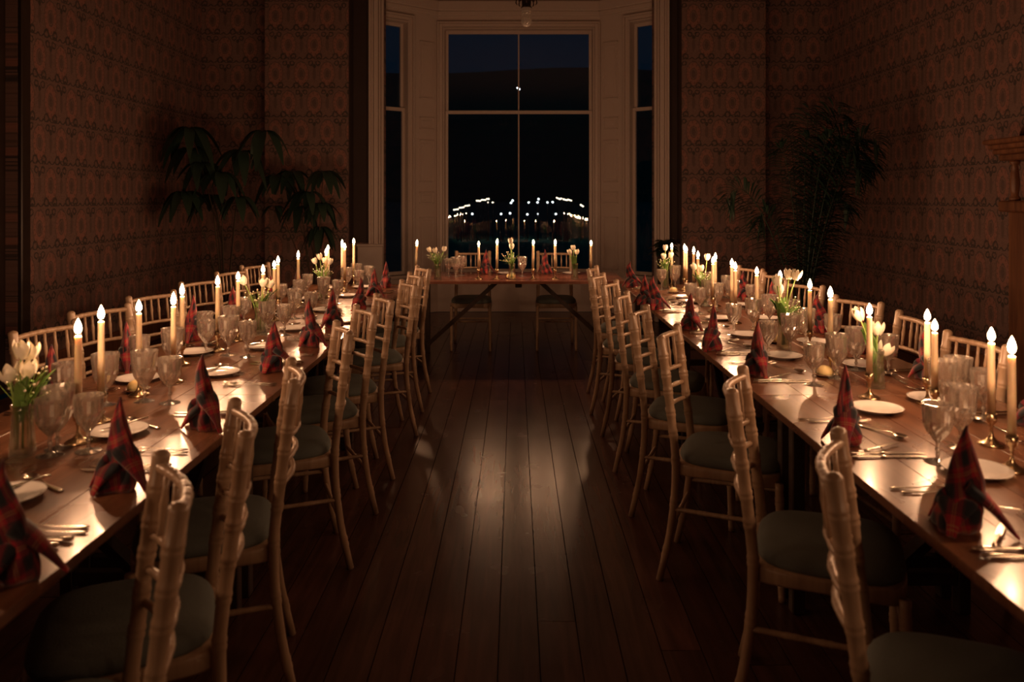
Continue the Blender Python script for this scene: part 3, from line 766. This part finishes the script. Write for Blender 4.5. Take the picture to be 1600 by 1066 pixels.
def fork_me():
    mb = MB().tube([(0,0,.003),(.005,0,.003),(.02,0,.0032),(.07,0,.004),(.115,0,.009),(.135,0,.008),(.15,0,.005)], [.003,.0075,.008,.0036,.003,.0075,.011], 8, flat=.22)
    for s in (-1.5,-.5,.5,1.5): mb.tube([(.148,s*.0055,.0045),(.165,s*.0055,.0035),(.185,s*.0054,.006),(.20,s*.005,.0105)], [.0018,.0016,.0014,.0006], 5)
    return mb.mesh('fork', M['silver'], True)
def spoon_me():
    mb = MB().tube([(0,0,.0035),(.005,0,.0035),(.02,0,.0036),(.07,0,.005),(.115,0,.012),(.128,0,.0105)], [.003,.0075,.0085,.004,.0032,.004], 8, flat=.22)
    def bowl(u, v, dz=0):
        a = 2*PI*u; r = v
        return (.152+.027*r*math.cos(a), .018*r*math.sin(a)*(1-.12*math.cos(a)), .0015+.0085*r*r+dz)
    mb.grid(lambda u, v: bowl(u, v), 16, 5); mb.grid(lambda u, v: bowl(1-u, v, .0007), 16, 5)
    return mb.mesh('spoon', M['silver'], True)
FM, SM = fork_me(), spoon_me()
def knife(X, Y, rz, lab, s=1, z=TZ+.0005):
    t = thing('table_knife', lab, 'knife', (X, Y, z), rz, 'silver cutlery'); t.scale = (s,s,s)
    from_mesh('blade', KB, t); from_mesh('handle', KH, t); return t
def fork(X, Y, rz, lab, s=1, z=TZ+.0005): return tag(from_mesh('table_fork', FM, None, (X, Y, z), (0,0,rz), (s,s,s)), lab, 'fork', 'silver cutlery')
def spoon(X, Y, rz, lab, s=1, z=TZ+.0005): return tag(from_mesh('dessert_spoon', SM, None, (X, Y, z), (0,0,rz), (s,s,s)), lab, 'spoon', 'silver cutlery')
plate_me = MB().lathe([(0,.004),(.045,.004),(.045,0),(.049,0),(.052,.005),(.078,.0125),(.083,.0145),(.084,.0165),(.078,.0155),(.055,.0085),(.048,.0065),(0,.0065)], 40, cap=False).mesh('side_plate', M['china'], True)
def plate(X, Y, lab, grp='white side plates'): return tag(from_mesh('side_plate', plate_me, None, (X, Y, TZ+.0003)), lab, 'plate', grp)
# butter dish: small dark glazed saucer with a ridged butter pat
dish_me = MB().lathe([(0,0),(.030,0),(.040,.006),(.046,.012),(.044,.013),(.034,.008),(0,.006)], 28, cap=False).mesh('saucer', M['silver'], True)
pat_me = MB().lathe([(0,0),(.030,0),(.031,.012),(.026,.026),(.015,.034),(0,.037)], 24, mod=lambda t, z: 1+.05*math.cos(12*t), cap=False).mesh('butter_pat', M['butter'], True)
def butter(X, Y, lab):
    tag(from_mesh('butter_dish', dish_me, None, (X, Y, TZ+.0003)), 'small dish under the butter '+lab, 'dish', 'butter dishes')
    return tag(from_mesh('butter', pat_me, None, (X, Y, TZ+.0068)), 'ridged pat of butter '+lab, 'butter', 'butter pats')

# ------------------------------------------------------------------ place settings
rs = random.Random(5)
def setting(X, Y, side, aisle, h, nm, k, glasses=True, plates=True, full=True, rzn=None):
    """side +1: right table, -1: left table. aisle: diner sits on the aisle side."""
    cn = nm.replace(', ', ' napkin, ', 1)
    f = side if aisle else -side                      # diner faces +x*f
    rz = 0 if f > 0 else PI
    lft = 1 if f > 0 else -1                          # diner's left is +y when facing +x
    napkin(X, Y, h, 'peaked red tartan napkin, '+nm, (rzn if rzn is not None else (rs.uniform(-1.1, 1.1)-PI/3)), k)
    ex = f*.87 if aisle else None
    edge = side*.87 if aisle else side*(.87+TW)
    x0 = edge+f*.035
    if aisle and side > 0: fo, kn, pl, gl, sp = .235, -.135, .345, -.13, .13
    elif aisle: fo, kn, pl, gl, sp = -.255, .16, -.075, .25, 0.0
    else: fo, kn, pl, gl, sp = lft*.19, -lft*.16, lft*.33, -lft*.10, 0.0
    j = lambda a: rs.uniform(-a, a)
    if full:
        fork(x0+j(.008), Y+fo, rz+j(.03), 'outer fork by the '+cn)
        fork(x0+f*.01+j(.008), Y+fo-lft*.028, rz+j(.03), 'inner fork by the '+cn)
        knife(x0+j(.008), Y+kn, rz+j(.03), 'outer knife by the '+cn)
        knife(x0+f*.01+j(.008), Y+kn+lft*.03, rz+j(.03), 'inner knife by the '+cn)
        if aisle and side < 0:
            spoon(X+f*.125, Y-.02, PI/2+.9+j(.2), 'spoon crossing a small knife behind the '+cn)
            knife(X+f*.195, Y+.055, -PI/2-.5+j(.2), 'small knife crossing a spoon behind the '+cn, .7, z=TZ+.0125)
        elif aisle:
            spoon(X+.115, Y+.17, -1.0+j(.15), 'dessert spoon aslant behind the '+cn, .95)
            knife(X+.01, Y-.105, .75+j(.2), 'small knife aslant before the '+cn, .72, z=TZ+.0065)
        else:
            spoon(X+f*.115, Y-.08, PI/2+j(.2), 'dessert spoon above the '+cn)
    if plates: plate(side*(1.19 if aisle else 1.455)+j(.01), Y+pl+j(.01), 'white side plate by the '+cn)
    if glasses:
        xg = side*(1.13 if side > 0 else 1.19) if aisle else side*1.50
        xg2 = side*(1.26 if side > 0 else 1.29) if aisle else side*1.40
        glass(xg, Y+gl-.04*side*(1 if aisle else 0), 'wine', 'smaller crystal glass by the '+cn, rz=j(1))
        glass(xg2, Y+gl+.07+j(.015), 'water', 'larger crystal goblet by the '+cn, rz=j(1))
RN = [(1500,828,.225),(1320,692,.225),(1183,586,.215),(1114,546,.21),(1078,515,.20),(1022,484,.215),(1006,476,.20),(986,449,.205)]
LN = [(8,905,.22),(185,765,.225),(318,668,.225),(425,580,.205),(484,540,.225),(521,512,.215),(563,484,.205),(584,462,.20),(603,449,.205)]
for i, (px, v, h) in enumerate(RN):
    X, Y = on_table(px, v); setting(X, Y, 1, True, h, NTH2[i]+', aisle side of right table', i, plates=i < 7)
for i, (px, v, h) in enumerate(LN):
    X, Y = on_table(px, v); setting(X, Y, -1, True, h, NTH2[i]+', aisle side of left table', i+1, plates=True)
for i, (Y, h) in enumerate(((2.45,.2),(3.10,.2),(3.66,.21),(4.20,.2),(4.95,.215),(5.55,.2))):
    setting(1.60, Y, 1, False, h, NTH2[i]+', wall side of right table', i+2)
for i, (Y, h) in enumerate(((2.75,.20),(3.28,.20),(3.95,.225),(4.50,.21),(5.20,.20),(5.85,.20))):
    setting(-1.60, Y, -1, False, h, NTH2[i]+', wall side of left table', i+3)
for X, lb, k in ((-.285, 'left of the two on the head table', 0), (.285, 'right of the two on the head table', 2)):
    napkin(X, 7.47, .225, 'peaked red tartan napkin, '+lb, .3+k, k)
    knife(X-.13, 7.58, -PI/2, 'silver knife beside the napkin '+lb); fork(X+.13, 7.58, -PI/2, 'silver fork beside the napkin '+lb)
for px, Y, kd, lb in ((701,7.25,'wine','left of the three glasses beside the left vase on the head table'),(712,7.18,'water','middle of the three glasses beside the left vase on the head table'),(721,7.3,'water','right of the three glasses beside the left vase on the head table'),(816,7.22,'water','single goblet just right of the central vase on the head table')):
    glass(X_at(px, Y), Y, kd, 'cut crystal glass, '+lb)
plate(X_at(790, 7.4), 7.42, 'white side plate behind the butter on the head table'); plate(X_at(893, 7.4), 7.42, 'white side plate behind the right vase on the head table')
butter(X_at(797, 7.0), 7.02, 'on the head table beside the central vase')
for px, v, lb in ((150,652,'on the left table beside the second candlestick'),(489,497,'on the left table near the fifth napkin from the camera'),(222,612,'on the left table behind the pair of glasses'),):
    X, Y = on_table(px, v); butter(X-.02, Y, lb)
for px, v, lb in ((1289,588,'on the right table between two goblets'),(1052,458,'on the right table near its far end'),(1214,536,'on the right table beside the large tulip vase')):
    X, Y = on_table(px, v); butter(X, Y, lb)
glass(*on_table(78,712), 'wine', 'cut crystal wine glass in front of the nearest tulip vase on the left table')
glass(-1.50, 2.16, 'water', 'large crystal goblet behind the nearest tulip vase on the left table')
glass(*on_table(1497,640), 'water', 'tall crystal goblet behind the twin candles on the right table, nearest the frame edge')
glass(*on_table(322,555), 'wine', 'slender crystal wine glass standing alone left of the tall candle on the left table')

# ------------------------------------------------------------------ tulips
def petal_me():
    mb = MB()
    def f(u, v):
        a = (u-.5)*1.35; w = math.sin(PI*min(1, .12+.88*(v**.8)))**.6 if v < 1 else 0
        w = max(.02, (math.sin(PI*(.08+.9*v)))**.75)
        r = .0165*math.sin(PI*(.12+.62*v))**.8+.002
        return (r*math.cos(a*w), r*math.sin(a*w)*1.15, .046*v)
    mb.grid(f, 6, 8)
    n = len(mb.v); m = mb.f[:]
    mb.grid(lambda u, v: tuple(Vector(f(u, v))*.975+Vector((0,0,.0006))), 6, 8)
    return mb.mesh('petal', M['petal'], True)
PET = petal_me()
def tulip(bx, by, hx, hy, hz, lab, grp, open_=0, s=1.0, leafs=1):
    "stem from inside the vase mouth (bx, by) to the head at (hx, hy, hz)"
    b = Vector((bx, by, TZ+.02)); h = Vector((hx, hy, hz)); t = thing('tulip', lab, 'tulip', b, 0, grp)
    d = h-b; c1 = b+Vector((0,0,1))*d.length*.45
    rnd = random.Random(int(hx*1e4))
    pts = [((1-q)**2*b+2*q*(1-q)*c1+q*q*h)-b for q in [i/8 for i in range(9)]]
    MB().tube(pts, [.0028]*9, 6).obj('stem', M['stem'], t, True)
    td = (pts[-1]-pts[-2]).normalized(); q = Vector((0,0,1)).rotation_difference(td)
    for k in range(6):
        o = bpy.data.objects.new('petal', PET); COL.objects.link(o); o.parent = t; o.location = pts[-1]
        o.rotation_mode = 'QUATERNION'
        from mathutils import Quaternion
        tilt = Quaternion((0,1,0), open_+(.05 if k % 2 else 0))
        o.rotation_quaternion = q @ Quaternion((0,0,1), k*PI/3+rnd.random()*.3) @ tilt
        sc = s*(1 if k % 2 else .93); o.scale = (sc, sc, sc*rnd.uniform(.95,1.05))
    for k in range(leafs):
        a = rnd.random()*2*PI; ln = rnd.uniform(.13,.19)
        def lf(u, v, a=a, ln=ln):
            w = .017*math.sin(PI*(v*.93+.04))**.8*(u-.5)*2
            out = .008+.06*v*v; up = .07+ln*v*(1-.25*v)
            return (out*math.cos(a)-w*math.sin(a)+pts[4].x*v, out*math.sin(a)+w*math.cos(a)+pts[4].y*v, up+.006*abs(u-.5)*2)
        MB().grid(lf, 4, 9).obj('leaf', M['tleaf'], t, True)
    return t
vase_p = [(0,0),(.032,0),(.034,.004),(.033,.03),(.028,.08),(.027,.12),(.031,.14),(.0295,.14),(.0255,.12),(.0265,.08),(.031,.03),(.030,.007),(0,.006)]
vase_me = MB().lathe(vase_p, 24, cap=False).mesh('vase', M['vase'], True)
wat_me = MB().lathe([(0,.0065),(.0295,.0075),(.0305,.03),(.026,.08),(.0255,.095),(0,.095)], 20, cap=False).mesh('water', M['vase'], True)
def vase(X, Y, lab, s=1.0):
    t = thing('glass_vase', lab, 'vase', (X, Y, TZ+.0003), 0, 'glass vases of tulips'); t.scale = (s, s, s)
    from_mesh('vase_body', vase_me, t); from_mesh('water', wat_me, t)
def sprig(X, Y, lab, n=26, r=.075, z0=.16, z1=.24, sx=0, seed=1):
    rnd = random.Random(seed); t = thing('filler_sprig', lab, 'flowers', (X, Y, TZ+.02), 0, 'sprigs of small white flowers')
    st = MB(); bl = MB(); lf = MB()
    for k in range(n):
        a = rnd.random()*2*PI; rr = r*rnd.random()**.6; p = Vector((rr*math.cos(a)+sx, rr*math.sin(a)*.7, rnd.uniform(z0, z1)-.02))
        st.tube([(rnd.uniform(-.008,.008),0,.09),(p.x*.35,p.y*.35,.13),p], .0009, 4)
        bl.lathe([(0,-.003),(.0035,-.001),(.004,.002),(0,.0045)], 6, c=tuple(p), cap=False)
        if k % 2 == 0:
            c0 = p*.8; u1 = Vector((math.cos(a*1.7), math.sin(a*1.7), .3))*.022; w1 = Vector((-math.sin(a*1.7), math.cos(a*1.7), 0))*.006
            b = len(lf.v); lf.v += [tuple(c0), tuple(c0+u1*.5+w1), tuple(c0+u1), tuple(c0+u1*.5-w1)]; lf.f.append((b, b+1, b+2, b+3))
    st.obj('stems', M['stem'], t); o = bl.obj('blossoms', M['petal'], t, True, kind='stuff'); lf.obj('leaves', M['tleaf'], t, kind='stuff')
def bunch(X, Y, heads, where, seed, sx=0, nl=1, opens=None, sz=None, spr=True):
    vase(X, Y, 'clear glass vase of cream tulips '+where)
    for i, (px, v) in enumerate(heads):
        dy = ((i*37) % 5-2)*.012
        s_ = (sz or 1.0)
        z = Z_at(v, Y)-.022*s_
        tulip(X+((i % 3)-1)*.008, Y+dy*.4, X_at(px, Y+dy), Y+dy, z, 'cream tulip, %s in vase %s' % (['leftmost','second from the left','third from the left','fourth from the left','fifth from the left'][i] if len(heads) > 1 else 'the only one', where), 'cream tulips', open_=(opens[i] if opens else 0), s=s_, leafs=nl)
    if spr: sprig(X, Y, 'sprig of tiny white blossoms in the vase '+where, sx=sx, seed=seed)
bunch(-1.355, 2.19, [(15,578),(42,577),(46,550),(33,545)], 'nearest on the left table', 1, opens=[.22,.05,.15,0], sz=1.15)
bunch(-1.33, 4.15, [(383,437),(411,441),(420,443)], 'halfway along the left table', 2, opens=[0,.12,.15], sz=1.1)
bunch(-1.34, 5.55, [(493,407),(500,401),(507,407),(514,408)], 'near the far end of the left table', 3)
bunch(X_at(684,6.92), 6.92, [(672.5,389.5),(680.5,391),(693,389)], 'at the left end of the head table', 4, sx=-.03, sz=1.05)
bunch(X_at(800,6.92), 6.92, [(798,376),(799.5,385)], 'in the centre of the head table', 5, sx=-.04, sz=1.1)
bunch(X_at(898,6.92), 6.92, [(891,393),(896,387),(901,394)], 'at the right end of the head table', 6, spr=False)
bunch(1.345, 2.97, [(1345,489),(1371,513),(1380,546)], 'nearest on the right table', 7, nl=2, sz=1.15, opens=[0,.05,.2], spr=False)
bunch(1.262, 3.74, [(1215,437),(1218,452),(1232,429),(1242,429)], 'halfway along the right table', 8, sx=.03, nl=3, sz=1.15)
bunch(1.24, 5.25, [(1086,416),(1096,419),(1104.5,402)], 'towards the far end of the right table', 9, sx=.02)
bunch(1.17, 6.22, [(1037,400),(1039.5,387),(1047,399)], 'at the far end of the right table', 10)

# ------------------------------------------------------------------ big house plants
def leafblade(mb, base, direction, length, width, droop, n=7):
    d = Vector(direction).normalized(); sd = d.cross(Vector((0,0,1)));
    if sd.length < .1: sd = Vector((1,0,0))
    sd.normalize(); b = len(mb.v); p = Vector(base)
    for k in range(n):
        t = k/(n-1); w = width*math.sin(PI*(t*.92+.04))**.85/2
        c = p+d*length*t+Vector((0,0,-droop*length*t*t)); fold = Vector((0,0,w*.35))
        mb.v += [tuple(c-sd*w+fold), tuple(c), tuple(c+sd*w+fold)]
    for k in range(n-1):
        a = b+k*3; mb.f += [(a, a+1, a+4, a+3), (a+1, a+2, a+5, a+4)]
def umbrella_plant(px, Y, clusters, lab, seed, pot=True):
    rnd = random.Random(seed); X = X_at(px, Y); t = thing('umbrella_plant', lab, 'plant', (X, Y, 0))
    MB().lathe([(0,0),(.13,0),(.17,.28),(.18,.30),(.165,.30),(.155,.27),(0,.27)], 24, cap=False).obj('pot', M['pot'], t, True)
    for cx, cv, n, ln in clusters:
        dy = rnd.uniform(-.12,.12); c = Vector((X_at(cx, Y+dy)-X, dy, Z_at(cv, Y+dy)))
        mid = Vector((c.x*.35+rnd.uniform(-.04,.04), c.y*.4, c.z*.62))
        MB().tube([(rnd.uniform(-.03,.03),0,.26), mid*.6+Vector((0,0,.1)), mid, mid.lerp(c,.6)+Vector((0,0,.05)), c], [.008,.007,.006,.005,.004], 6).obj('stem', M['bark'], t, True)
        for k in range(n):
            a = 2*PI*k/n+rnd.random()*.5; mb = MB(); L = ln*1.15*rnd.uniform(.8,1.15)
            base = c+Vector((math.cos(a), math.sin(a), 0))*.02
            leafblade(mb, base, (math.cos(a), math.sin(a)*.8, .15), L, L*.44, rnd.uniform(.9,1.7)); mb.obj('leaf', M['leaf'], t, True)
umbrella_plant(352, 8.0, [(296,200,9,.24),(300,232,8,.22),(378,236,8,.24),(412,205,7,.24),(288,300,9,.22),(345,270,8,.22),(372,308,8,.17),(330,305,7,.18),(318,255,7,.2)], 'tall dark umbrella plant with drooping leaf clusters in the left corner', 3)
umbrella_plant(492, 8.5, [(434,274,8,.20),(456,268,7,.2),(505,268,8,.19),(482,300,9,.20),(500,318,8,.18),(470,322,7,.18),(500,355,8,.16),(430,322,5,.12)], 'second dark leafy plant in front of the papered wall left of the bay', 5)
def frond(t, p0, p1, apex, ln, seed, dens=38):
    rnd = random.Random(seed); P0, P1, A = Vector(p0), Vector(p1), Vector(apex); pts = []
    for i in range(dens+1):
        q = i/dens; pts.append((1-q)**2*P0+2*q*(1-q)*A+q*q*P1)
    MB().tube(pts, [.007*(1-.8*i/dens) for i in range(dens+1)], 5).obj('frond_stem', M['leaf'], t, True)
    mb = MB()
    for i in range(5, dens+1):
        d = (pts[min(dens, i+1)]-pts[i-1]).normalized(); sd = d.cross(Vector((0,1,.15))).normalized(); sy = d.cross(sd)
        q = i/dens; L = ln*math.sin(PI*(.18+.75*q))**.7
        for s in (-1, 1):
            dr = (d*.65+sd*s*.75+sy*rnd.uniform(-.35,.35)).normalized(); leafblade(mb, pts[i], dr, L*1.25*rnd.uniform(.85,1.1), .026, .35+.3*rnd.random(), 5)
    mb.obj('leaflets', M['leaf'], t, True, kind='stuff')
def palm(px, Y, lab):
    X = X_at(px, Y); t = thing('parlour_palm', lab, 'plant', (X, Y, 0))
    MB().lathe([(0,0),(.15,0),(.19,.32),(.205,.35),(.185,.35),(.175,.31),(0,.31)], 24, cap=False).obj('pot', M['pot'], t, True)
    tips = [((1128,312),(1170,262),.24),((1212,232),(1232,250),.26),((1262,168),(1255,230),.28),((1305,160),(1285,210),.28),((1345,205),(1300,190),.27),((1372,255),(1335,200),.26),((1240,195),(1245,240),.26),((1290,215),(1272,230),.26),((1340,275),(1310,225),.25),((1180,350),(1200,300),.2),((1330,330),(1300,280),.22),((1275,250),(1265,260),.24),((1285,175),(1275,230),.28),((1325,175),(1295,220),.28),((1325,230),(1290,220),.28),((1365,225),(1320,185),.26),((1262,215),(1252,250),.28),((1305,240),(1275,240),.28),((1350,250),(1310,210),.28),((1300,300),(1275,280),.26)]
    for k, ((tx, tv), (ax, av), ln) in enumerate(tips):
        dy = ((k*29) % 7-3)*.05
        frond(t, (0, 0, .3), (X_at(tx, Y)-X, dy, Z_at(tv, Y)), (X_at(ax, Y)-X, dy*.5, Z_at(av, Y)+.15), ln, k+1)
palm(1255, 7.2, 'large dark palm with arching feathery fronds in the right corner')
# fern on the right plinth
t = thing('potted_fern', 'dark bushy plant on the cream plinth right of the bay', 'plant', (1.73, 9.20, 0))
MB().lathe([(0,0),(.07,0),(.09,.78),(.10,.80),(.09,.80),(.08,.76),(0,.76)], 20, cap=False).obj('pot', M['pot'], t, True)
rnd = random.Random(4)
for k in range(60):
    mb = MB(); a = rnd.random()*2*PI; leafblade(mb, (0,0,.80+rnd.uniform(0,.10)), (math.cos(a), math.sin(a)*.6, rnd.uniform(.3,2.0)), rnd.uniform(.16,.24), .10, .6); mb.obj('leaf', M['leaf'], t, True)

# ------------------------------------------------------------------ carved cabinet on the right wall
t = thing('carved_overmantel', 'carved inlaid wooden overmantel against the right wall at the edge of the frame', 'overmantel', (0,0,0))
Y0, Y1 = 4.3, 5.62
MB().bbox(3.48, Y0, 0, WX-.002, Y1, 1.36, .006).obj('lower_body', M['carved'], t)
MB().bbox(3.42, Y0, 1.36, WX-.002, Y1+.03, 1.44, .012).obj('capital_moulding', M['carved'], t)
MB().bbox(3.60, Y0, 1.44, WX-.002, Y1-.04, 1.72, .006).obj('back_panel', M['carved'], t)
for yy in (Y1-.06, Y1-.70, Y0+.08):
    MB().lathe([(.035,0),(.035,.02),(.022,.035),(.028,.07),(.032,.12),(.026,.2),(.02,.245),(.034,.26),(.034,.28)], 16).obj('column', M['carved'], t, True, loc=(3.49, yy, 1.44))
for z0, z1, e in ((1.72,1.765,.0),(1.765,1.80,.035),(1.80,1.835,.06),(1.835,1.87,.09)):
    MB().bbox(3.42-e, Y0, z0, WX-.002, Y1+.02+e*.5, z1, .008).obj('cornice_shelf', M['carved'], t)
ym = (Y0+Y1)/2
for sg in (-1, 1):
    e = Y1-.02 if sg > 0 else Y0+.02
    sc = [(3.58, e-sg*q*.52, 1.90+.20*q+.045*math.sin(q*PI*1.2)) for q in [i/12 for i in range(13)]]
    MB().tube(sc, [.034]+[.046-.006*i/12 for i in range(12)], 8, flat=.8).obj('scroll', M['carved'], t, True)
    pb = MB()
    for q in range(12):
        y_a = e-sg*q/12*.52; y_b = e-sg*(q+1)/12*.52; ya, yb = min(y_a, y_b), max(y_a, y_b)
        pb.box(3.60, ya, 1.87, WX-.002, yb, 1.89+.20*q/12+.045*math.sin(q/12*PI*1.2))
    pb.obj('pediment_board', M['carved'], t)
MB().bbox(3.54, ym-.09, 1.87, WX-.002, ym+.09, 1.99, .008).obj('pediment_block', M['carved'], t)
MB().lathe([(.05,0),(.03,.02),(.05,.07),(.03,.13),(.012,.17),(0,.19)], 14).obj('finial', M['carved'], t, True, loc=(3.62, ym, 1.99))
for k in range(9):
    z = .25+k*.12
    MB().lathe([(0,0),(.016,0),(.020,.003),(.009,.005),(0,.005)], 10, cap=False, mod=lambda a, z_: 1+.25*math.cos(4*a)).obj('inlay', M['inlay'], t, loc=(3.555, Y1+.0005, z)).rotation_euler = (-PI/2, 0, 0)
    mb = MB().bbox(3.545, Y1, z+.03, 3.565, Y1+.003, z+.085, .0008).obj('inlay', M['inlay'], t)

# ------------------------------------------------------------------ chandelier finial
cy = 5.0; cxx = X_at(822.5, cy)
t = thing('chandelier', 'cut glass ball hanging below a dark metal collar at the top centre', 'chandelier', (cxx, cy, 0))
zb = Z_at(42, cy)
def cm(a, z): return 1+(.05 if (int(round(a/(2*PI)*16))+int(z/.011)) % 2 else -.05)
MB().lathe([(0,0),(.015,.003),(.026,.012),(.033,.028),(.034,.045),(.030,.062),(.028,.075),(.031,.083),(.026,.088),(.031,.096),(.031,.118),(0,.118)], 16, mod=cm, cap=False).obj('glass_ball', M['ball'], t, loc=(0,0,zb))
MB().lathe([(0,0),(.034,0),(.034,.006),(.028,.012),(.03,.05),(.04,.07),(.045,.13),(.02,.16),(.012,.2),(.010,ZC-zb-.16),(.06,ZC-zb-.14),(.06,ZC-zb-.118),(0,ZC-zb-.118)], 18, cap=False).obj('stem', M['iron'], t, True, loc=(0,0,zb+.118))
for k in range(8):
    a = 2*PI*k/8; c_, s_ = math.cos(a), math.sin(a)
    MB().tube([(c_*.03,s_*.03,zb+.19),(c_*.062,s_*.062,zb+.17),(c_*.066,s_*.066,zb+.15),(c_*.058,s_*.058,zb+.138)], [.004,.004,.004,.003], 6).obj('hook', M['iron'], t, True)
    r2 = [(c_*.03,s_*.03,zb+.25),(c_*.16,s_*.16,zb+.22),(c_*.3,s_*.3,zb+.27),(c_*.34,s_*.34,zb+.36)]
    MB().tube(r2, [.009,.008,.007,.006], 7).obj('arm', M['iron'], t, True)
    MB().lathe([(0,0),(.035,.004),(.04,.012),(.012,.01),(.011,.10),(0,.10)], 12, cap=False).obj('candle_cup', M['cream'], t, True, loc=(c_*.34, s_*.34, zb+.36))

# ------------------------------------------------------------------ thin candle haze in the room
if HAZE > 0:
    m = bpy.data.materials.new('room_haze'); m.use_nodes = True; nt = m.node_tree; nt.nodes.clear()
    v = N(nt, 'ShaderNodeVolumeScatter'); v.inputs['Color'].default_value = (1,.95,.9,1); v.inputs['Density'].default_value = HAZE; v.inputs['Anisotropy'].default_value = .55
    o = N(nt, 'ShaderNodeOutputMaterial'); nt.links.new(v.outputs[0], o.inputs['Volume'])
    hz = MB().box(-WX+.01, YR+.01, .004, WX-.01, YM-.13, ZC-.02).obj('candle_haze', m, kind='stuff'); tag(hz, 'faint warm haze of candle smoke filling the room', 'haze')
